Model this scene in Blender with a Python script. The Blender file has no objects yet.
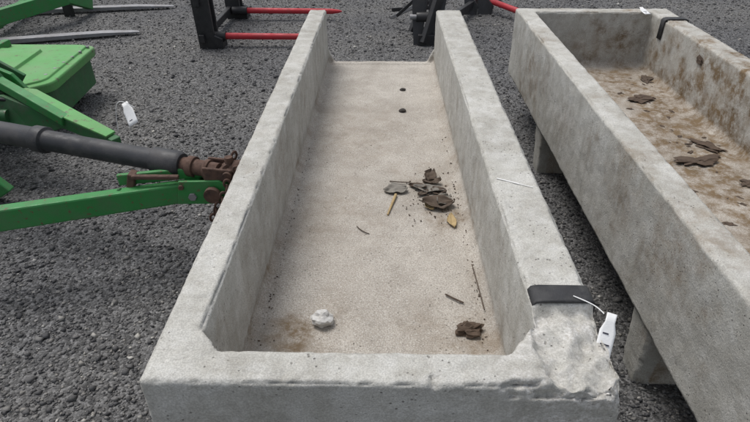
import bpy, bmesh, math, random
import numpy as np
from mathutils import Vector, Matrix, noise, Euler
random.seed(7); np.random.seed(7)
scene=bpy.context.scene
D=bpy.data
V=Vector
# ------------------------------------------------------------------ materials
class NT:
    def __init__(s,name):
        s.m=D.materials.new(name); s.m.use_nodes=True
        s.t=s.m.node_tree; s.b=s.t.nodes['Principled BSDF']
        s.co=s.t.nodes.new('ShaderNodeTexCoord').outputs['Object']
    def n(s,ty,**k):
        nd=s.t.nodes.new(ty)
        for a,b in k.items(): setattr(nd,a,b)
        return nd
    def l(s,a,b): s.t.links.new(a,b)
    def noise(s,sc,det=3,rough=.55,co=None):
        nd=s.n('ShaderNodeTexNoise'); nd.inputs['Scale'].default_value=sc
        nd.inputs['Detail'].default_value=det; nd.inputs['Roughness'].default_value=rough
        s.l(co or s.co,nd.inputs['Vector']); return nd.outputs['Fac']
    def scaled(s,v):
        nd=s.n('ShaderNodeMapping'); nd.inputs['Scale'].default_value=v; s.l(s.co,nd.inputs['Vector']); return nd.outputs[0]
    def vor(s,sc,out='Distance',feat='F1',co=None):
        nd=s.n('ShaderNodeTexVoronoi',feature=feat); nd.inputs['Scale'].default_value=sc
        s.l(co or s.co,nd.inputs['Vector']); return nd.outputs[out]
    def ramp(s,f,stops):
        nd=s.n('ShaderNodeValToRGB'); e=nd.color_ramp.elements
        while len(e)<len(stops): e.new(.5)
        for i,(p,c) in enumerate(stops):
            e[i].position=p
            if not hasattr(c,'__len__'): c=(c,c,c)
            e[i].color=(*c[:3],1)
        s.l(f,nd.inputs['Fac']); return nd.outputs['Color']
    def mix(s,f,a,b,mode='MIX'):
        nd=s.n('ShaderNodeMix',data_type='RGBA',blend_type=mode)
        for i,x in ((0,f),(6,a),(7,b)):
            if isinstance(x,(int,float)): nd.inputs[i].default_value=x if i==0 else (x,x,x,1)
            elif isinstance(x,tuple): nd.inputs[i].default_value=(*x,1)
            else: s.l(x,nd.inputs[i])
        return nd.outputs[2]
    def math(s,op,a,b=0.0,clamp=False):
        nd=s.n('ShaderNodeMath',operation=op); nd.use_clamp=clamp
        for i,x in ((0,a),(1,b)):
            if isinstance(x,(int,float)): nd.inputs[i].default_value=x
            else: s.l(x,nd.inputs[i])
        return nd.outputs[0]
    def bump(s,h,dist,strength=1.0,prev=None):
        nd=s.n('ShaderNodeBump'); nd.inputs['Distance'].default_value=dist
        nd.inputs['Strength'].default_value=strength; s.l(h,nd.inputs['Height'])
        if prev is not None: s.l(prev,nd.inputs['Normal'])
        return nd.outputs['Normal']
    def fin(s,col,rough=.8,norm=None,metal=0.0,spec=.3):
        if isinstance(col,tuple): s.b.inputs['Base Color'].default_value=(*col,1)
        else: s.l(col,s.b.inputs['Base Color'])
        if isinstance(rough,(int,float)): s.b.inputs['Roughness'].default_value=rough
        else: s.l(rough,s.b.inputs['Roughness'])
        s.b.inputs['Metallic'].default_value=metal
        s.b.inputs['Specular IOR Level'].default_value=spec
        if norm is not None: s.l(norm,s.b.inputs['Normal'])
        return s.m

def concrete_mat():
    s=NT('weathered_concrete')
    at=s.n('ShaderNodeAttribute',attribute_name='mask')
    sep=s.n('ShaderNodeSeparateColor'); s.l(at.outputs['Color'],sep.inputs[0])
    F,G,B=sep.outputs[0],sep.outputs[1],sep.outputs[2]
    c=s.mix(s.ramp(s.noise(3.0,7,.68),[(.36,0),(.64,1)]),(.385,.372,.335),(.55,.54,.50))
    c=s.mix(s.ramp(s.noise(13,5,.7),[(.44,0),(.68,.6)]),c,(.64,.635,.61))
    c=s.mix(s.ramp(s.noise(21,6,.75),[(.52,0),(.74,.5)]),c,(.26,.25,.22))
    st=s.noise(6,4,.6,s.scaled((3.2,3.2,.35)))
    c=s.mix(s.ramp(st,[(.50,0),(.72,.4)]),c,(.30,.28,.235))
    fl=s.mix(s.ramp(s.noise(4,7,.68),[(.36,0),(.62,1)]),(.38,.345,.30),(.56,.52,.465))
    fl=s.mix(s.ramp(s.noise(190,2,.6),[(.46,0),(.62,.6)]),fl,(.25,.225,.19))
    fl=s.mix(s.ramp(s.noise(250,2,.6),[(.56,0),(.66,.6)]),fl,(.74,.715,.67))
    fl=s.mix(s.ramp(s.noise(2.2,4,.6),[(.50,0),(.70,.5)]),fl,(.32,.29,.25))
    c=s.mix(F,c,fl)
    c=s.mix(s.ramp(s.noise(260,2,.6),[(.42,.6),(.6,0)]),c,s.mix(.5,c,(.14,.13,.115)))
    p=s.ramp(s.vor(60),[(.0,1),(.10,.9),(.17,0)])
    p=s.math('MULTIPLY',p,s.ramp(s.noise(9,2),[(.45,0),(.6,1)]))
    c=s.mix(s.math('MULTIPLY',p,.75),c,(.12,.11,.095))
    wb=s.math('MULTIPLY',B,s.ramp(s.noise(26,5,.75),[(.42,0),(.58,.8)]),True)
    agg=s.mix(s.ramp(s.noise(120,4,.7),[(.4,0),(.6,1)]),(.36,.33,.29),(.72,.705,.68))
    c=s.mix(wb,c,agg)
    d=s.math('MULTIPLY',G,s.math('ADD',s.ramp(s.noise(14,7,.8),[(.40,0),(.60,1.)]),.18),True)
    c=s.mix(d,c,s.mix(s.noise(6,3),(.10,.07,.042),(.24,.17,.10)))
    nb=s.bump(s.noise(130,4,.7),.003,.85)
    nb=s.bump(s.math('MULTIPLY',p,-1.0),.004,.8,nb)
    return s.fin(c,.92,nb,0,.2)

def ground_mat():
    s=NT('crushed_gravel')
    c=s.ramp(s.vor(95,'Color'),[(.1,.05),(.5,.108),(.9,.22)])
    c=s.mix(1.0,c,s.ramp(s.noise(.7,4,.6),[(.3,(.80,.80,.83)),(.7,(1.2,1.17,1.12))]),'MULTIPLY')
    nb=s.bump(s.ramp(s.vor(95),[(0,1),(.8,0)]),.008,.9)
    return s.fin(c,.9,nb,0,.25)

def pebble_mat():
    s=NT('gravel_stone')
    g=s.n('ShaderNodeNewGeometry').outputs['Random Per Island']
    c=s.ramp(g,[(0,(.055,.055,.058)),(.5,(.108,.107,.108)),(.82,(.18,.176,.17)),(.96,(.27,.26,.24)),(1,(.45,.44,.41))])
    c=s.mix(1.0,c,s.ramp(s.noise(.7,4,.6),[(.3,(.80,.80,.83)),(.7,(1.2,1.17,1.12))]),'MULTIPLY')
    return s.fin(c,.85,None,0,.3)

def paint(name,col,dirt=(.10,.085,.06),amt=.55,rough=.42,sc=9,metal=0.0,chip=None):
    s=NT(name)
    c=s.mix(s.ramp(s.noise(sc,6,.7),[(.45,0),(.72,amt)]),col,dirt)
    c=s.mix(s.ramp(s.noise(sc*.35,4,.6),[(.35,0),(.7,.35)]),c,tuple(min(1,x*1.25+.03) for x in col))
    if chip:
        c=s.mix(s.ramp(s.noise(sc*5,6,.7),[(.59,0),(.65,.9)]),c,chip)
    r=s.ramp(s.noise(sc*2,4),[(.3,rough),(.7,min(1,rough+.3))])
    return s.fin(c,r,s.bump(s.noise(sc*12,3),.0012,.6),metal,.45)

M_conc=concrete_mat(); M_gr=ground_mat(); M_peb=pebble_mat()
M_green=paint('green_paint',(.025,.20,.045),dirt=(.11,.12,.085),amt=.6,chip=(.12,.07,.04))
M_green2=paint('faded_green_deck_paint',(.085,.29,.075),dirt=(.22,.27,.17),amt=.7,rough=.5,sc=5,chip=(.12,.10,.07))
M_dark=paint('dark_green_frame',(.022,.12,.036),dirt=(.10,.10,.08),amt=.75,chip=(.08,.05,.03))
M_black=paint('black_paint',(.012,.012,.014),dirt=(.07,.065,.06),amt=.4,rough=.4)
M_plastic=paint('black_plastic_guard',(.018,.019,.023),dirt=(.11,.10,.095),amt=.5,rough=.42,sc=14)
M_red=paint('red_paint',(.42,.018,.03),dirt=(.22,.06,.05),amt=.6,rough=.45)
M_steel=paint('worn_steel',(.24,.24,.25),dirt=(.14,.12,.10),amt=.6,rough=.45,metal=.3)
M_rust=paint('rusty_steel',(.095,.052,.036),dirt=(.03,.022,.02),amt=.9,rough=.7,sc=30)
M_tape=paint('black_tape',(.014,.014,.016),dirt=(.10,.10,.095),amt=.5,rough=.45,sc=30)
M_tag=paint('white_card',(.80,.80,.79),dirt=(.55,.54,.52),amt=.3,rough=.6,sc=30)
M_ink=NT('ink').fin((.03,.03,.05),.6)
M_chalk=NT('chalk_mark').fin((.70,.695,.68),.9)
M_leaf=paint('dry_leaf_brown',(.085,.06,.042),dirt=(.03,.024,.02),amt=.8,rough=.75,sc=25)
M_leafg=paint('dry_leaf_grey',(.20,.185,.16),dirt=(.07,.058,.05),amt=.7,rough=.8,sc=30)
M_leafy=paint('dry_leaf_tan',(.38,.28,.14),dirt=(.16,.11,.06),amt=.6,rough=.75,sc=30)
M_dung=paint('dried_manure',(.085,.058,.04),dirt=(.03,.022,.017),amt=.8,rough=.9,sc=30)
M_stone=paint('pale_stone',(.56,.55,.53),dirt=(.26,.24,.21),amt=.7,rough=.85,sc=30)
M_blk=paint('dark_pellet',(.04,.035,.03),dirt=(.10,.09,.08),amt=.5,rough=.85,sc=60)

# ------------------------------------------------------------------ mesh helpers
def link(o,parent=None):
    scene.collection.objects.link(o)
    if parent: o.parent=parent
    return o
def empty(name,loc=(0,0,0)):
    e=D.objects.new(name,None); e.location=(0,0,0); e.empty_display_size=.1
    return link(e)
def bm_obj(name,bm,mat,parent=None,smooth=False,bevel=0,seg=2):
    me=D.meshes.new(name); bmesh.ops.recalc_face_normals(bm,faces=bm.faces[:]); bm.to_mesh(me); bm.free()
    me.materials.append(mat)
    if smooth:
        for p in me.polygons: p.use_smooth=True
    o=D.objects.new(name,me); link(o,parent)
    if bevel:
        b=o.modifiers.new('bevel','BEVEL'); b.width=bevel; b.segments=seg; b.limit_method='ANGLE'; b.angle_limit=math.radians(35)
    return o
def box(name,c,d,mat,parent,rot=(0,0,0),bevel=.004):
    bm=bmesh.new(); bmesh.ops.create_cube(bm,size=1)
    R=Euler(rot).to_matrix()
    for v in bm.verts: v.co=R@V((v.co.x*d[0],v.co.y*d[1],v.co.z*d[2]))+V(c)
    return bm_obj(name,bm,mat,parent,bevel=bevel)
def frame(a,b,up=V((0,0,1))):
    y=(V(b)-V(a)).normalized(); x=y.cross(up)
    if x.length<1e-3: x=V((1,0,0))
    x.normalize(); z=x.cross(y); return x,y,z
def beam(name,a,b,w,h,mat,parent,w2=None,h2=None,bevel=.005):
    a=V(a);b=V(b);x,y,z=frame(a,b); w2=w2 or w;h2=h2 or h
    bm=bmesh.new()
    vs=[]
    for p,ww,hh in ((a,w,h),(b,w2,h2)):
        for sx,sz in ((-1,-1),(1,-1),(1,1),(-1,1)): vs.append(bm.verts.new(p+x*sx*ww/2+z*sz*hh/2))
    for f in ((0,1,2,3),(7,6,5,4),(0,4,5,1),(1,5,6,2),(2,6,7,3),(3,7,4,0)): bm.faces.new([vs[i] for i in f])
    return bm_obj(name,bm,mat,parent,bevel=bevel)
def rod(name,a,b,r,mat,parent,r2=None,n=28,rings=None):
    a=V(a);b=V(b);x,y,z=frame(a,b)
    rings=rings or [(0,r),(1,r2 or r)]
    bm=bmesh.new(); L=[]
    for t,rr in rings:
        p=a.lerp(b,t); L.append([bm.verts.new(p+(x*math.cos(2*math.pi*i/n)+z*math.sin(2*math.pi*i/n))*rr) for i in range(n)])
    for A,B in zip(L,L[1:]):
        for i in range(n): bm.faces.new((A[i],A[(i+1)%n],B[(i+1)%n],B[i]))
    bm.faces.new(L[0]); bm.faces.new(L[-1][::-1])
    o=bm_obj(name,bm,mat,parent,bevel=.0015)
    for p in o.data.polygons:
        p.use_smooth=len(p.vertices)==4
    return o
def plate(name,pts,th,axis,mat,parent,bevel=.003):
    bm=bmesh.new(); ax=V(axis).normalized()*th/2
    A=[bm.verts.new(V(p)-ax) for p in pts]; B=[bm.verts.new(V(p)+ax) for p in pts]; n=len(pts)
    bm.faces.new(A); bm.faces.new(B[::-1])
    for i in range(n): bm.faces.new((A[i],A[(i+1)%n],B[(i+1)%n],B[i]))
    return bm_obj(name,bm,mat,parent,bevel=bevel)
def wire(name,pts,r,mat,parent):
    cu=D.curves.new(name,'CURVE'); cu.dimensions='3D'; cu.bevel_depth=r; cu.bevel_resolution=2
    sp=cu.splines.new('NURBS'); sp.points.add(len(pts)-1)
    for i,p in enumerate(pts): sp.points[i].co=(*p,1)
    sp.use_endpoint_u=True; sp.order_u=3
    cu.materials.append(mat); o=D.objects.new(name,cu); return link(o,parent)
def torus(name,c,R,r,mat,parent,rot,sy=1.5):
    bm=bmesh.new(); n,m=18,8; Rm=Euler(rot).to_matrix(); L=[]
    for i in range(n):
        a=2*math.pi*i/n; L.append([bm.verts.new(Rm@V(((R+r*math.cos(2*math.pi*j/m))*math.cos(a),(R+r*math.cos(2*math.pi*j/m))*math.sin(a)*sy,r*math.sin(2*math.pi*j/m)))+V(c)) for j in range(m)])
    for i in range(n):
        for j in range(m): bm.faces.new((L[i][j],L[(i+1)%n][j],L[(i+1)%n][(j+1)%m],L[i][(j+1)%m]))
    return bm_obj(name,bm,mat,parent,smooth=True)
def lump(name,c,d,mat,parent=None,seed=0,rough=.35,rz=0,sub=3):
    bm=bmesh.new(); bmesh.ops.create_icosphere(bm,subdivisions=sub,radius=1)
    R=Euler((0,0,rz)).to_matrix()
    for v in bm.verts:
        p=v.co.copy(); k=1+rough*(noise.noise(p*1.4+V((seed*7.1,0,0)))*1.6+noise.noise(p*3.7+V((seed*3.1,5,0))))
        q=V((p.x*d[0]/2*k,p.y*d[1]/2*k,p.z*d[2]/2*k)); q=R@q
        q.z=max(q.z,-d[2]*.30); v.co=q+V(c)+V((0,0,d[2]*.28))
    return bm_obj(name,bm,mat,parent)
def leaf(name,c,L,W,rz,mat,parent,seed=0,curl=.35,tilt=(0,0)):
    bm=bmesh.new(); nx,ny=22,12; g=[]
    R=Euler((tilt[0],tilt[1],rz)).to_matrix()
    for i in range(nx+1):
        t=i/nx; env=math.sin(math.pi*min(1,t*.93+.04))**.7
        wl=W*.5*env*(1+.30*noise.noise(V((t*3,seed,0)))+.12*noise.noise(V((t*11,seed,1))))
        wr=W*.5*env*(1+.30*noise.noise(V((t*3,seed,7)))+.12*noise.noise(V((t*11,seed,9)))); row=[]
        for j in range(ny+1):
            u=j/ny*2-1
            x=(t-.5)*L+.06*L*noise.noise(V((u*2,seed,4))); y=u*(wl if u<0 else wr)+.10*W*math.sin(t*3+seed)
            z=curl*W*(abs(u)**1.5*.45+ .3*(t-.4)**2*4)+.14*W*noise.noise(V((t*3.5,u*2,seed+3)))+.02*W*abs(math.sin(u*9+t*4))
            row.append(bm.verts.new(R@V((x,y,z))+V(c)))
        g.append(row)
    for i in range(nx):
        for j in range(ny): bm.faces.new((g[i][j],g[i+1][j],g[i+1][j+1],g[i][j+1]))
    zmin=min(v.co.z for v in bm.verts); dz=c[2]-zmin+.002
    for v in bm.verts: v.co.z+=dz
    o=bm_obj(name,bm,mat,parent,smooth=True)
    s=o.modifiers.new('thick','SOLIDIFY'); s.thickness=.0015
    return o

# ------------------------------------------------------------------ troughs
TOP=.70; BOT=.27; FLOOR=.353
def add_hull(bm,pts):
    vs=[bm.verts.new(p) for p in pts]
    bmesh.ops.convex_hull(bm,input=vs)
def abox(bm,x0,x1,y0,y1,z0,z1):
    add_hull(bm,[(x,y,z) for x in (x0,x1) for y in (y0,y1) for z in (z0,z1)])
def fbm(p,o=4):
    a=1;s=0
    for i in range(o):
        s+=a*noise.noise(p); p=p*2.1+V((3.7,1.3,9.1)); a*=.5
    return s
def trough(y0,y1,xl,xr,iln,ilf,irn,irf,far_wall,seed,chips,dirt,vox,gus):
    root=empty('concrete_feed_trough')
    bm=bmesh.new()
    abox(bm,xl,xr,y0,y1,BOT,FLOOR)
    add_hull(bm,[(xl,y0,BOT),(iln,y0,BOT),(xl,y1,BOT),(ilf,y1,BOT),(xl,y0,TOP),(iln,y0,TOP),(xl,y1,TOP),(ilf,y1,TOP)])
    add_hull(bm,[(xr,y0,BOT),(irn,y0,BOT),(xr,y1,BOT),(irf,y1,BOT),(xr,y0,TOP),(irn,y0,TOP),(xr,y1,TOP),(irf,y1,TOP)])
    abox(bm,xl,xr,y0,y0+.088,BOT,TOP)
    if far_wall: abox(bm,xl,xr,y1-.10,y1,BOT,TOP)
    f=.035
    add_hull(bm,[(iln-.01,y0,FLOOR-.02),(iln-.01,y1,FLOOR-.02),(iln-.01,y0,FLOOR+f),(ilf-.01,y1,FLOOR+f),(iln+f*.7,y0,FLOOR-.001),(ilf+f*.7,y1,FLOOR-.001)])
    add_hull(bm,[(irn+.01,y0,FLOOR-.02),(irn+.01,y1,FLOOR-.02),(irn+.01,y0,FLOOR+f),(irf+.01,y1,FLOOR+f),(irn-f*.7,y0,FLOOR-.001),(irf-f*.7,y1,FLOOR-.001)])
    for xi,sg,gx,gy in ((iln,1,gus[0],gus[1]),(irn,-1,gus[2],gus[3])):
        add_hull(bm,[(xi-sg*.01,y0+.08,z) for z in (BOT+.01,TOP)]+[(xi+sg*gx,y0+.08,z) for z in (BOT+.01,TOP)]+[(xi-sg*.01,y0+.088+gy,z) for z in (BOT+.01,TOP)])
    if not far_wall:
        for xi,sg in ((ilf,1),(irf,-1)):
            add_hull(bm,[(xi-sg*.01,y1-.03,FLOOR-.01),(xi-sg*.01,y1,FLOOR-.01),(xi+sg*.05,y1,FLOOR-.01),(xi+sg*.05,y1-.03,FLOOR-.01),(xi-sg*.01,y1,FLOOR+.12),(xi-sg*.01,y1-.03,FLOOR+.12)])
        abox(bm,ilf-.01,irf+.01,y1-.05,y1,BOT+.01,FLOOR+.008)
    else:
        add_hull(bm,[(xl+.05,y1-.095,FLOOR-.01),(xr-.05,y1-.095,FLOOR-.01),(xl+.05,y1-.14,FLOOR-.001),(xr-.05,y1-.14,FLOOR-.001),(xl+.05,y1-.095,FLOOR+.03),(xr-.05,y1-.095,FLOOR+.03)])
    for yc in (y0+.60,y0+2.12):
        for e1,e2,sg in ((xl,0,1),(xr,0,-1)):
            add_hull(bm,[(x,yc+dy,z) for z,t,e in ((BOT+.01,.075,.012),(-.02,.058,.03)) for x in (e1+sg*e,e1+sg*(e+.16)) for dy in (-t,t)])
    bmesh.ops.recalc_face_normals(bm,faces=bm.faces[:])
    me=D.meshes.new('tmp'); bm.to_mesh(me); bm.free()
    o=D.objects.new('tmp',me); link(o)
    md=o.modifiers.new('r','REMESH'); md.mode='VOXEL'; md.voxel_size=vox; md.use_smooth_shade=True
    sm=o.modifiers.new('s','SMOOTH'); sm.iterations=2; sm.factor=.5
    dg=bpy.context.evaluated_depsgraph_get()
    m2=D.meshes.new_from_object(o.evaluated_get(dg)); D.objects.remove(o)
    m2.name='trough_body'
    n=len(m2.vertices); mask=np.zeros((n,4),dtype=np.float32); mask[:,3]=1
    nor=[v.normal.copy() for v in m2.vertices]
    sv=V((seed*11.3,seed*5.7,0))
    for i,v in enumerate(m2.vertices):
        p=v.co.copy(); nn=nor[i]; q=p+sv
        edge=max(0,min(1,(.985-max(abs(nn.x),abs(nn.y),abs(nn.z)))/.15))
        inside=(iln-.01<p.x<irn+.01 and p.z<TOP-.03 and p.y>y0+.08)
        d=.0026*noise.noise(q*4)+.0018*noise.noise(q*17)+.0011*noise.noise(q*55)
        ch=0
        if edge>0 and not (p.z<FLOOR+.06 and inside):
            c1=max(0,noise.noise(q*9)-.05); c2=max(0,noise.noise(q*31)-.05)
            ch=edge*(.002+.015*c1+.014*c2)
            d-=ch
        if p.z>TOP-.01:
            d-=.010*max(0,noise.noise(q*48)-.42)+.008*max(0,noise.noise(q*24)-.40)
        p+=nn*d
        B=min(1,ch*55)*.7
        for cf in chips:
            p,b=cf(p,q); B=max(B,b)
        if iln-.03<p.x<irf+.06 and y0+.07<p.y and p.z<TOP-.05:
            mask[i,0]=max(0,min(1,1-(p.z-FLOOR-.015)/.04))
            dd=min(p.x-iln,irn-p.x)
            mask[i,1]=max(0,.55-dd*8)*(1 if p.z<FLOOR+.05 else .3)*(.6+fbm(q*6))
        g=0
        for (sx,sy,sz,r,a) in dirt:
            k=math.sqrt((p.x-sx)**2+((p.y-sy)*.8)**2+((p.z-sz)*.7)**2)/r
            if k<1.6: g=max(g,a*max(0,min(1,1.25-k+.7*fbm(q*9))))
        mask[i,1]=max(0,min(1,max(mask[i,1],g)))
        mask[i,2]=B
        v.co=p
    ca=m2.color_attributes.new('mask','FLOAT_COLOR','POINT'); ca.data.foreach_set('color',mask.ravel())
    m2.materials.clear(); m2.materials.append(M_conc)
    for pl in m2.polygons: pl.use_smooth=True; pl.material_index=0
    body=D.objects.new('trough_body',m2); link(body,root)
    return root
def chipA(p,q):
    b=0
    if p.x>.30 and p.y<.985 and p.z>.58:
        t=max(0,min(1,(.985-p.y)/.012))*max(0,min(1,(p.x-.335+.03*fbm(q*14))/.015))
        ridg=abs(noise.noise(q*13))*.034+abs(noise.noise(q*34))*.020+abs(noise.noise(q*70))*.006
        cap=TOP-t*(.010+ridg+max(0,(p.x-.42))*.16)
        if p.z>cap: p.z=cap; b=.30+.6*max(0,min(1,fbm(q*7)+.3))
    dd=(p.x-.490)*.83-(p.y-.748)*.56+(p.z-.70)*.30
    lim=-.030+.024*fbm(q*10)+.008*noise.noise(q*50)
    if dd>lim and p.y<1.1 and p.z>.30:
        k=(dd-lim); p=p-V((.83,-.56,.30))*k*.95; b=.85
    if p.z>.66 and p.y<.80 and .10<p.x:
        k=max(0,fbm(q*12)-.02)*.026; p.z-=k; p.y+=k; b=max(b,min(1,k*90))
    if .22<p.x and p.y<.9 and p.z>.5: b=max(b,.8*max(0,min(1,(p.x-.20)/.1))*max(0,min(1,.55+fbm(q*5))))
    return p,b
dirtA=[(-.27,1.22,FLOOR,.085,1.0),(-.20,1.20,FLOOR,.16,.35),(.27,1.85,FLOOR,.10,.7),(.22,2.1,FLOOR,.16,.4),(-.28,1.9,FLOOR,.30,.25),(-.2,2.6,FLOOR,.35,.25),(.15,1.25,FLOOR,.10,.3),(.30,1.2,FLOOR,.10,.5)]
T1=trough(.745,3.77,-.489,.495,-.398,-.378,.352,.335,False,1,[chipA],dirtA,.0065,(.065,.072,.09,.115))
dirtB=[(1.5,3.4,FLOOR,.40,.9),(1.6,2.7,FLOOR,.45,1.2),(1.45,2.2,FLOOR,.45,1.0),(1.6,1.5,FLOOR,.6,1.0),(1.1,3.2,FLOOR,.3,.7),(1.58,3.05,FLOOR,.25,1.3),
  (.86,1.78,.60,.12,.6),(.86,1.70,.50,.07,.4),(.86,1.35,.60,.14,.55),(.86,1.5,.45,.10,.3),(.86,2.5,.5,.12,.3),(.86,2.9,.62,.10,.25),(1.70,2.9,.5,.3,.35),(1.7,2.2,.5,.25,.35)]
T2=trough(.80,3.83,.865,1.85,.972,.975,1.715,1.72,True,2,[],dirtB,.0085,(.06,.07,.06,.07))

def band(name,xi,xo,y,w,z,di,do,parent,th=.004,rz=0):
    r=.008; prof=[(xi-.003,z-di),(xi-.003,z-r),(xi+r*.4,z+.001),(xi+.02,z+.004),(xo-.02,z+.004),(xo-r*.4,z+.001),(xo+.004,z-r),(xo+.004,z-do)]
    bm=bmesh.new(); L=[]
    ny=8
    for j in range(ny+1):
        yy=y-w/2+w*j/ny
        L.append([bm.verts.new((px,yy+rz*(px-xi)+.002*math.sin(px*90)*(1 if j in(0,ny) else 0),pz+.0012*noise.noise(V((px*40,yy*60,pz*30))))) for px,pz in prof])
    for A,B in zip(L,L[1:]):
        for i in range(len(prof)-1): bm.faces.new((A[i],A[i+1],B[i+1],B[i]))
    o=bm_obj(name,bm,M_tape,parent,smooth=True)
    s=o.modifiers.new('t','SOLIDIFY'); s.thickness=th; s.offset=0
    return o
band('black_tape_band',.358,.497,1.012,.058,TOP+.002,.035,.075,T1,.005,.03)
def tag(parent,c,w,h,rot,lines=3):
    c=V(c); R=Euler(rot).to_matrix()
    bm=bmesh.new(); nx=6; g=[]
    for i in range(nx+1):
        row=[]
        for j in range(7):
            u=i/nx-.5; t=j/6-.5
            ww=w*(1 if t<.30 else .62)
            row.append(bm.verts.new(R@V((u*ww,.006*math.cos(t*3)*w*10+.003*u,t*h))+c))
        g.append(row)
    for i in range(nx):
        for j in range(6): bm.faces.new((g[i][j],g[i+1][j],g[i+1][j+1],g[i][j+1]))
    o=bm_obj('paper_tag',bm,M_tag,parent,smooth=True); s=o.modifiers.new('t','SOLIDIFY'); s.thickness=.0012
    for k in range(lines):
        z=(-.28+k*.2)*h
        yoff=.006*math.cos(z/h*3)*w*10
        box('tag_ink_%d'%k,R@V(((-.1+.1*(k%2))*w,yoff-.0025,z))+c,(w*(.35+.2*(k%2)),.0008,h*.025),M_ink,parent,rot,0)
    return o
tag(T1,(.505,.905,.665),.036,.125,(-.75,.12,-.30))
wire('tag_string',[(.45,1.0,.712),(.475,.98,.714),(.497,.96,.712),(.505,.945,.708)],.0013,M_tag,T1)
beam('chalk_mark',(.365,1.57,TOP+.003),(.43,1.535,TOP+.003),.005,.001,M_chalk,T1,bevel=0)
beam('chalk_mark_2',(.43,1.535,TOP+.003),(.47,1.515,TOP+.003),.003,.001,M_chalk,T1,bevel=0)
band('black_tape_band',1.717,1.852,3.55,.05,TOP+.003,.12,.05,T2,.006)
tag(T2,(1.66,3.72,.712),.05,.075,(-1.2,0,.4),2)

# ------------------------------------------------------------------ debris in troughs
Z=FLOOR+.001
lv=empty('dry_leaves')
leaf('leaf_1',(.055,2.06,Z),.10,.075,.3,M_leafg,lv,1,.2)
leaf('leaf_2',(.225,1.95,Z),.13,.085,.25,M_leaf,lv,2,.35,(.1,.1))
leaf('leaf_3',(.20,2.07,Z),.14,.055,-.2,M_leafg,lv,3,.3)
leaf('leaf_4',(.205,2.18,Z),.085,.06,1.2,M_leaf,lv,4,.4,(.3,0))
leaf('leaf_5',(.25,1.98,Z),.09,.06,.9,M_leafg,lv,5,.4,(.2,.2))
leaf('leaf_6',(.15,2.09,Z),.08,.04,-.4,M_leaf,lv,6,.4)
leaf('leaf_7',(.275,1.83,Z),.09,.035,1.7,M_leafy,lv,7,.3)
leaf('leaf_8',(.215,2.13,Z),.08,.05,.2,M_leaf,lv,8,.5)
leaf('leaf_9',(.17,2.04,Z),.06,.03,.8,M_leaf,lv,9,.4)
leaf('leaf_10',(.24,2.05,Z),.07,.05,-.7,M_leaf,lv,10,.4,(.2,0))
leaf('leaf_11',(.19,1.93,Z),.05,.03,2.1,M_leafy,lv,11,.4)
rod('leaf_stem',(.055,2.02,Z+.008),(.02,1.87,Z+.005),.007,M_leafy,lv,r2=.004,n=8)
wire('twig_1',[(.21,1.40,Z+.004),(.24,1.37,Z+.008),(.265,1.36,Z+.004)],.003,M_leaf,lv)
wire('twig_2',[(.315,1.55,Z+.012),(.32,1.45,Z+.014),(.325,1.32,Z+.012)],.002,M_leaf,lv)
wire('twig_3',[(-.10,1.79,Z+.003),(-.08,1.75,Z+.006),(-.05,1.74,Z+.003)],.0018,M_leaf,lv)
wire('twig_4',[(.03,2.14,Z+.004),(.07,2.12,Z+.01),(.12,2.13,Z+.004)],.0025,M_leaf,lv)
bm=bmesh.new()
for k in range(420):
    if random.random()<.5: x=random.gauss(.21,.05); y=random.gauss(2.02,.10); r=random.uniform(.0010,.0034)
    elif random.random()<.8: x=random.choice([random.gauss(.318,.008),random.gauss(-.365,.008)]); y=random.uniform(.95,2.6); r=random.uniform(.001,.0030)
    else: x=random.uniform(-.36,.31); y=random.uniform(.95,2.6); r=random.uniform(.0008,.0018)
    x=max(-.368,min(.322,x))
    res=bmesh.ops.create_icosphere(bm,subdivisions=1,radius=r,matrix=Matrix.Translation((x,y,Z+r*.4)))
    sx=random.uniform(.6,1.8)
    for v in res['verts']: v.co.x=x+(v.co.x-x)*sx
bm_obj('dirt_crumbs',bm,M_dung,lv)
lump('stone',(-.183,1.265,Z),(.064,.056,.055),M_stone,None,13,.22)
mn=empty('dried_manure')
lump('clump_1',(.272,1.235,Z),(.085,.042,.03),M_dung,mn,5,.6,.2)
lump('clump_2',(.255,1.25,Z),(.04,.03,.022),M_dung,mn,6,.5,1)
lump('pellet_1',(.105,2.92,Z),(.038,.034,.022),M_blk,mn,7,.2)
lump('pellet_2',(.115,3.24,Z),(.034,.028,.018),M_blk,mn,8,.2)
mn2=empty('dried_manure')
for k in range(60):
    x=random.gauss(1.56,.09); y=random.uniform(1.3,3.5)
    if k<5: x,y=[(1.66,3.45),(1.50,3.12),(1.60,2.50),(1.62,2.15),(1.48,2.35)][k]
    s=random.uniform(.006,.020) if k>=5 else random.uniform(.045,.08)
    lump('clump_%d'%k,(min(x,1.69),y,Z-.001),(s*1.9,s,s*.28),M_dung if k%3 else M_leaf,mn2,k+20,.75,random.random()*6,2 if k>4 else 3)
lump('wall_clump',(1.716,3.02,.60),(.012,.06,.05),M_dung,mn2,60,.5)

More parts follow.
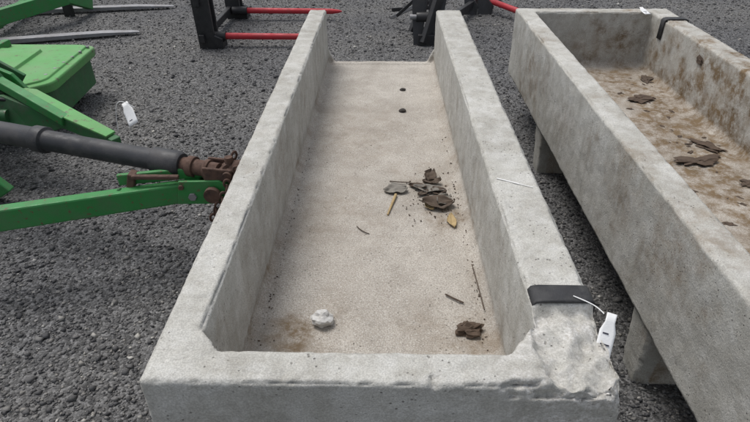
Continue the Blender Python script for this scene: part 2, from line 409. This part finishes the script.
# ------------------------------------------------------------------ ground
bm=bmesh.new(); bmesh.ops.create_grid(bm,x_segments=4,y_segments=4,size=300)
bm_obj('ground',bm,M_gr)
octv=np.array([[1,0,0],[-1,0,0],[0,1,0],[0,-1,0],[0,0,1],[0,0,-1]],float)
octf=np.array([[0,2,4],[2,1,4],[1,3,4],[3,0,4],[2,0,5],[1,2,5],[3,1,5],[0,3,5]])
N=150000
u=np.random.rand(N); y=.25+ (9.0-.25)*u**1.5
x=(np.random.rand(N)*2-1)*(1.3+y*.72)
r=np.random.lognormal(math.log(.0046),.48,N); r=np.clip(r,.0022,.019)*(1+.05*y)
vv=octv[None]*r[:,None,None]*(1+.5*(np.random.rand(N,6,1)-.5))*np.array([1,1,.65])
vv+= (np.random.rand(N,6,3)-.5)*r[:,None,None]*.7
a=np.random.rand(N)*6.283; ca,sa=np.cos(a),np.sin(a)
X=vv[:,:,0]*ca[:,None]-vv[:,:,1]*sa[:,None]*.8; Y=vv[:,:,0]*sa[:,None]+vv[:,:,1]*ca[:,None]*.8
vv=np.stack([X+x[:,None],Y+y[:,None],vv[:,:,2]+(r*.25)[:,None]],-1)
ff=(octf[None]+(np.arange(N)*6)[:,None,None]).reshape(-1,3)
me=D.meshes.new('gravel'); me.vertices.add(N*6); me.vertices.foreach_set('co',vv.reshape(-1))
me.loops.add(len(ff)*3); me.loops.foreach_set('vertex_index',ff.reshape(-1).astype(np.int32))
me.polygons.add(len(ff)); me.polygons.foreach_set('loop_start',np.arange(0,len(ff)*3,3,dtype=np.int32)); 
me.update(calc_edges=True); me.validate(); me.materials.append(M_peb)
link(D.objects.new('gravel',me))

# ------------------------------------------------------------------ implement arm + driveline (left)
A=empty('tractor_hitch_linkage')
p0=V((-2.75,2.60,.52)); p1=V((-.84,2.06,.475))
L=[(0,.052),(.30,.052),(.302,.058),(.36,.058),(.362,.050),(.62,.050),(.622,.060),(.65,.060),(.652,.047),(.93,.046),(.932,.056),(.99,.056),(1,.048)]
rod('driveline_guard',p0,p1,.05,M_plastic,A,rings=L)
d=(p1-p0).normalized()
rod('steel_rod',p1-d*.02,p1+d*.17,.034,M_rust,A)
rod('rod_collar',p1+d*.03,p1+d*.06,.044,M_rust,A)
rod('rod_collar_2',p1+d*.11,p1+d*.13,.042,M_rust,A)
g0=V((-2.5,1.66,.27)); g1=V((-.76,2.02,.385))
beam('lift_arm',g0,g1,.055,.115,M_green,A,w2=.05,h2=.09,bevel=.008)
beam('lift_arm_upper_plate',g1+V((-.34,-.02,.05)),g1+V((.0,.02,.070)),.02,.05,M_green,A)
cl=((-.10,-.05),(.06,-.045),(.12,-.01),(.13,.035),(.09,.065),(-.08,.06))
plate('clevis_plate_a',[g1+V((a_,-.045,b_)) for a_,b_ in cl],.012,(0,1,0),M_green,A)
plate('clevis_plate_b',[g1+V((a_,.045,b_)) for a_,b_ in cl],.012,(0,1,0),M_green,A)
rod('clevis_pin',g1+V((.06,-.075,.01)),g1+V((.06,.09,.01)),.018,M_steel,A)
rod('clevis_pin_head',g1+V((.06,-.082,.01)),g1+V((.06,-.060,.01)),.034,M_rust,A)
rod('arm_bolt',g1+V((-.03,-.06,-.01)),g1+V((-.03,-.045,-.01)),.018,M_steel,A,n=6)
rod('arm_bolt_2',g1+V((-.07,-.06,.035)),g1+V((-.07,-.045,.035)),.012,M_rust,A,n=6)
beam('stop_block',g1+V((-.29,-.02,.02)),g1+V((-.27,-.02,.085)),.05,.03,M_rust,A)
beam('latch_lever',g1+V((-.33,-.06,.03)),g1+V((-.27,-.06,-.06)),.02,.018,M_dark,A)
beam('latch_arm',g1+V((-.27,-.04,.075)),g1+V((-.08,-.03,.07)),.022,.018,M_rust,A)
j=V((-.665,2.03,.47))
beam('yoke_arm_a',j+V((-.07,-.045,.0)),j+V((.05,-.045,.0)),.014,.07,M_rust,A,h2=.045)
beam('yoke_arm_b',j+V((-.07,.045,.0)),j+V((.05,.045,.0)),.014,.07,M_rust,A,h2=.045)
rod('coupler_cross',j+V((.03,-.065,.0)),j+V((.03,.065,.0)),.019,M_rust,A)
rod('coupler_cross_vertical',j+V((.03,0,-.06)),j+V((.03,0,.06)),.017,M_rust,A)
lump('grease_lump',j+V((.03,0,-.02)),(.09,.08,.07),M_rust,A,4,.3,0,3)
rod('sleeve',j+V((.05,0,.0)),j+V((.11,0,.005)),.04,M_rust,A)
for ci,(sx,sy,sz,nn_) in enumerate([(-.59,1.97,.50,7),(-.64,1.95,.45,7),(-.69,1.94,.35,7),(-.62,2.06,.52,6)]):
    for k in range(nn_):
        torus('chain_link_%d_%d'%(ci,k),(sx+.010*math.sin(k*1.3+ci)-.004*k,sy-.004*k,sz-.027*k),.013,.0048,M_rust,A,(math.pi/2+.2,0,(k%2)*math.pi/2+.3*ci),1.45)
tag(A,(-1.13,2.30,.60),.05,.11,(-.6,-.55,0),1)
wire('tag_string',[(-1.10,2.30,.63),(-1.15,2.3,.67),(-1.2,2.32,.62),(-1.22,2.34,.50)],.0015,M_tag,A)
rod('rear_axle_stub',(-2.9,2.5,.45),(-2.6,2.5,.45),.09,M_dark,A)
beam('drawbar_upright',(-2.5,1.66,.30),(-2.75,2.60,.55),.06,.12,M_green,A)
box('drawbar_foot',(-2.66,2.1,.16),(.14,.5,.32),M_dark,A)

# ------------------------------------------------------------------ rotary mower
Mw=empty('rotary_mower')
def rounded(pts,r,n=5):
    out=[]; m=len(pts)
    for i in range(m):
        P=V(pts[i]); a=(V(pts[i-1])-P).normalized(); b=(V(pts[(i+1)%m])-P).normalized()
        s=P+a*r; e=P+b*r
        for k in range(n+1):
            t=k/n; out.append(tuple((s*(1-t)**2+P*2*t*(1-t)+e*t*t)[:2]))
    return out
def deck(name,poly,z0,z1,mat):
    bm=bmesh.new(); cx=sum(p[0] for p in poly)/len(poly); cy=sum(p[1] for p in poly)/len(poly)
    rows=[(.004,z0),(.0,z1-.012),(.004,z1-.003),(.010,z1),(.05,z1+.003),(.056,z1+.014),(.062,z1+.016),(.35,z1+.02),(.36,z1+.04),(.6,z1+.045)]
    Ls=[[bm.verts.new((p[0]+(cx-p[0])*k,p[1]+(cy-p[1])*k,z)) for p in poly] for k,z in rows]
    n=len(poly)
    for A_,B_ in zip(Ls,Ls[1:]):
        for i in range(n): bm.faces.new((A_[i],A_[(i+1)%n],B_[(i+1)%n],B_[i]))
    bm.faces.new(Ls[-1]); bm.faces.new(Ls[0][::-1])
    return bm_obj(name,bm,mat,Mw,bevel=.003)
shape=[(-4.1,3.12,0),(-2.32,3.12,0),(-2.08,3.35,0),(-2.14,4.12,0),(-4.1,4.12,0)]
deck('cutting_deck',rounded(shape,.06),.29,.35,M_green2)
sh2=[(-4.07,3.16,0),(-2.35,3.16,0),(-2.12,3.38,0),(-2.18,4.09,0),(-4.07,4.09,0)]
poly=rounded(sh2,.06)
bm=bmesh.new(); lo=[bm.verts.new((p[0],p[1],.09)) for p in poly]; hi=[bm.verts.new((p[0],p[1],.30)) for p in poly]
for i in range(len(poly)): bm.faces.new((lo[i],lo[(i+1)%len(poly)],hi[(i+1)%len(poly)],hi[i]))
o=bm_obj('deck_skirt',bm,M_dark,Mw); s=o.modifiers.new('t','SOLIDIFY'); s.thickness=.012
for i in range(6):
    yy=3.45+i*.12
    rod('edge_bolt_%d'%i,(-2.17,yy,.352),(-2.17,yy,.368),.012,M_steel,Mw,n=6)
beam('deck_front_flange',(-3.9,3.145,.36),(-2.36,3.145,.36),.012,.05,M_green,Mw)
for i,xx in enumerate((-3.4,-2.75)): beam('deck_rib_%d'%i,(xx,3.2,.39),(xx,4.05,.39),.05,.05,M_green,Mw)
rod('gearbox',(-3.1,3.7,.36),(-3.1,3.7,.60),.15,M_dark,Mw,rings=[(0,.17),(.2,.17),(.25,.12),(.8,.12),(.85,.14),(1,.14)])
plate('hitch_side_plate',[(-2.75,2.95,.34),(-2.40,3.0,.34),(-2.10,2.92,.40),(-1.95,2.92,.46),(-2.02,2.92,.56),(-2.35,2.95,.70),(-2.75,2.95,.70)],.03,(0,1,0),M_green,Mw,.006)
plate('hitch_side_plate_inner',[(-2.75,3.12,.32),(-2.2,3.12,.34),(-2.08,3.12,.48),(-2.35,3.12,.66),(-2.75,3.12,.68)],.025,(0,1,0),M_dark,Mw,.005)
plate('hitch_lug',[(-2.28,2.84,.50),(-2.12,2.84,.46),(-2.0,2.84,.52),(-2.06,2.84,.64),(-2.22,2.84,.68)],.025,(0.3,1,0),M_dark,Mw,.005)
rod('hitch_pin',(-2.1,2.80,.52),(-2.1,2.98,.52),.024,M_steel,Mw)
rod('hitch_pin_head',(-2.1,2.81,.52),(-2.1,2.84,.52),.04,M_rust,Mw)
rod('hitch_pivot_tube',(-2.38,2.84,.60),(-2.38,3.2,.60),.055,M_dark,Mw)
beam('frame_beam',(-2.25,3.02,.44),(-1.30,2.45,.38),.075,.085,M_dark,Mw,w2=.05,h2=.05)
plate('frame_beam_flange',[(-2.2,2.95,.485),(-1.9,2.90,.475),(-1.32,2.50,.415),(-1.34,2.44,.415)],.012,(0,0,1),M_green2,Mw,.003)
beam('frame_beam_top',(-2.15,2.88,.58),(-1.62,2.62,.42),.05,.05,M_green,Mw)
beam('frame_gusset',(-2.6,2.75,.40),(-1.95,2.72,.30),.05,.07,M_dark,Mw)
plate('frame_web',[(-2.5,2.78,.30),(-1.85,2.70,.30),(-1.60,2.66,.38),(-2.0,2.76,.50),(-2.5,2.78,.46)],.02,(0.1,1,0),M_dark,Mw,.004)
beam('support_bar',(-2.5,3.1,.70),(-3.2,3.6,.60),.05,.07,M_green,Mw)
beam('top_link',(-2.4,3.05,.66),(-2.95,3.0,.78),.05,.06,M_dark,Mw)
rod('cross_tube',(-2.9,2.70,.46),(-1.98,2.72,.40),.035,M_dark,Mw)
plate('skid_shoe',[(-3.2,2.5,.02),(-2.05,2.5,.02),(-1.95,2.5,.08),(-2.05,2.5,.20),(-3.2,2.5,.24)],.05,(0,1,0),M_green,Mw,.008)
for i,(bx,bz) in enumerate(((-2.25,.44),(-2.22,.58),(-2.55,.45),(-2.6,.62))):
    rod('bolt_%d'%i,(bx,2.925,bz),(bx,2.95,bz),.018,M_steel,Mw,n=6)
wire('hydraulic_hose',[(-2.9,2.9,.80),(-2.5,2.85,.70),(-2.3,2.8,.60),(-2.15,2.9,.52)],.012,M_black,Mw)
wire('hydraulic_hose_2',[(-2.9,2.8,.66),(-2.4,2.72,.60),(-2.1,2.70,.50),(-1.9,2.78,.46)],.010,M_black,Mw)

# ------------------------------------------------------------------ green fork attachment, top left
Fk=empty('pallet_fork_attachment')
def tine(name,a,b,w,mat,parent):
    a=V(a);b=V(b); x,y,z=frame(a,b); bm=bmesh.new(); rows=[]
    for t,ww,hh in ((0,w,.045),(.75,w,.035),(.95,w*.8,.018),(1,w*.45,.010)):
        p=a.lerp(b,t); p.z=.02
        rows.append([bm.verts.new(p+x*sx*ww/2+V((0,0,hz*hh))) for sx,hz in ((-1,0),(1,0),(1,1),(-1,1))])
    for A_,B_ in zip(rows,rows[1:]):
        for i in range(4): bm.faces.new((A_[i],A_[(i+1)%4],B_[(i+1)%4],B_[i]))
    bm.faces.new(rows[0]); bm.faces.new(rows[-1][::-1])
    return bm_obj(name,bm,mat,parent,bevel=.004)
tine('fork_tine_1',(-3.75,5.22,0),(-2.46,5.66,0),.10,M_steel,Fk)
tine('fork_tine_2',(-3.95,6.40,0),(-2.45,6.72,0),.10,M_steel,Fk)
beam('fork_shank_1',(-3.75,5.22,0.0),(-3.80,5.20,.62),.11,.05,M_steel,Fk)
beam('fork_shank_2',(-3.97,6.40,0.0),(-4.02,6.38,.62),.11,.05,M_black,Fk)
beam('carriage_lower_bar',(-3.72,5.0,.12),(-4.05,6.7,.12),.06,.10,M_green,Fk)
beam('carriage_upper_bar',(-3.80,5.0,.58),(-4.12,6.7,.58),.06,.10,M_green,Fk)
beam('side_arm',(-3.9,5.15,.18),(-3.35,6.1,.26),.08,.14,M_green,Fk)
beam('side_arm_end',(-3.35,6.1,.26),(-3.32,6.5,.10),.08,.12,M_green,Fk)
beam('black_latch',(-3.5,6.35,.0),(-3.5,6.35,.45),.10,.05,M_black,Fk)
beam('brace_bar',(-3.9,5.6,.10),(-3.45,6.2,.40),.05,.06,M_green,Fk)

# ------------------------------------------------------------------ black frame with red tines
def fork_frame(ox,oy,name,tines,lean=0):
    E=empty(name)
    for i,yy in enumerate((0,1.08)):
        for k,(dy,th) in enumerate(((0,.035),(.13,.03))):
            plate('upright_plate_%d_%d'%(i,k),[(ox-.10,oy+yy+dy,.0),(ox+.12,oy+yy+dy,.0),(ox+.12,oy+yy+dy,.09),(ox+.05,oy+yy+dy,.12),(ox+.03+lean,oy+yy+dy,.85),(ox-.13+lean,oy+yy+dy,.85)],th,(0,1,0),M_black,E)
        box('foot_%d'%i,(ox+.02,oy+yy+.065,.03),(.2,.10,.05),M_black,E)
    for zz in (.10,.42,.80):
        beam('cross_bar_%d'%int(zz*100),(ox-.06+lean*zz,oy-.05,zz),(ox-.06+lean*zz,oy+1.26,zz),.05,.07,M_black,E)
    for i,(yy,x1) in enumerate(tines):
        rod('red_tine_%d'%i,(ox,oy+yy,.10),(x1,oy+yy+.02,.09),.032,M_red,E,rings=[(0,.030),(.9,.028),(.97,.018),(1,.006)])
        rod('tine_socket_%d'%i,(ox-.02,oy+yy,.10),(ox+.14,oy+yy,.10),.042,M_black,E)
    return E
fork_frame(-1.62,5.20,'bale_spear_frame',[(.06,-.62),(1.02,-.46)])
Q=empty('quick_attach_frame')
for i,(dx,dy) in enumerate(((0,0),(.16,.0),(.62,1.15),(.78,1.15))):
    bx,by=.34+dx,5.34+dy
    plate('side_plate_%d'%i,[(bx-.06,by,.0),(bx+.07,by,.0),(bx+.09,by+.02,.09),(bx+.03,by+.05,.16),(bx+.10,by+.20,.55),(bx+.16,by+.30,.85),(bx+.06,by+.30,.85),(bx-.08,by+.12,.35)],.022,(1,0,-.1) if i%2 else (.25,1,-.1),M_black,Q)
beam('slanted_leg',(.38,5.32,.02),(.60,5.55,.70),.05,.10,M_black,Q)
beam('slanted_leg_2',(.28,5.70,.02),(.52,5.85,.60),.05,.08,M_black,Q)
box('toe_block',(.42,5.36,.05),(.20,.10,.10),M_black,Q)
rod('pivot_pin',(.24,5.42,.24),(.58,5.42,.24),.024,M_steel,Q)
rod('pivot_boss',(.30,5.42,.24),(.50,5.42,.24),.045,M_black,Q)
beam('lower_bar',(.42,5.36,.10),(1.15,6.9,.10),.05,.08,M_black,Q)
beam('upper_bar',(.46,5.66,.76),(1.1,6.9,.76),.05,.08,M_black,Q)
beam('lever',(.12,5.62,.20),(.56,5.52,.62),.03,.03,M_black,Q)
beam('stay_bar',(.08,5.95,.10),(.50,5.60,.40),.035,.035,M_steel,Q)
beam('stay_bar_2',(.08,6.2,.12),(.60,6.0,.20),.03,.04,M_black,Q)
rod('red_tine',(.98,6.95,.14),(1.62,5.86,.10),.034,M_red,Q,rings=[(0,.032),(.9,.030),(1,.008)])

# ------------------------------------------------------------------ light, world, camera
w=D.worlds.new('World'); scene.world=w; w.use_nodes=True
nt=w.node_tree; bg=nt.nodes['Background']; sky=nt.nodes.new('ShaderNodeTexSky'); sky.sky_type='NISHITA'
sky.sun_disc=False
el,az=math.radians(66),math.radians(-50)
sky.sun_elevation=el; sky.sun_rotation=az; sky.dust_density=3; sky.air_density=1.2
hs=nt.nodes.new('ShaderNodeHueSaturation'); hs.inputs['Saturation'].default_value=.4
nt.links.new(sky.outputs[0],hs.inputs['Color']); nt.links.new(hs.outputs[0],bg.inputs['Color'])
bg.inputs['Strength'].default_value=.15
sd=D.lights.new('sun','SUN'); sd.energy=2.0; sd.angle=math.radians(28); sd.color=(1,.98,.95)
so=D.objects.new('sun',sd); link(so)
dirv=V((math.sin(az)*math.cos(el),math.cos(az)*math.cos(el),math.sin(el)))
so.rotation_euler=dirv.to_track_quat('Z','Y').to_euler(); so.location=dirv*20
cam=D.cameras.new('camera'); cam.sensor_width=36; cam.lens=26.88; cam.clip_start=.05; cam.clip_end=1000
co=D.objects.new('camera',cam); link(co); co.location=(0,0,1.6)
co.rotation_euler=(math.radians(90-33.2),0,math.radians(.94))
scene.camera=co
scene.view_settings.view_transform='Standard'; scene.view_settings.look='None'; scene.view_settings.exposure=0
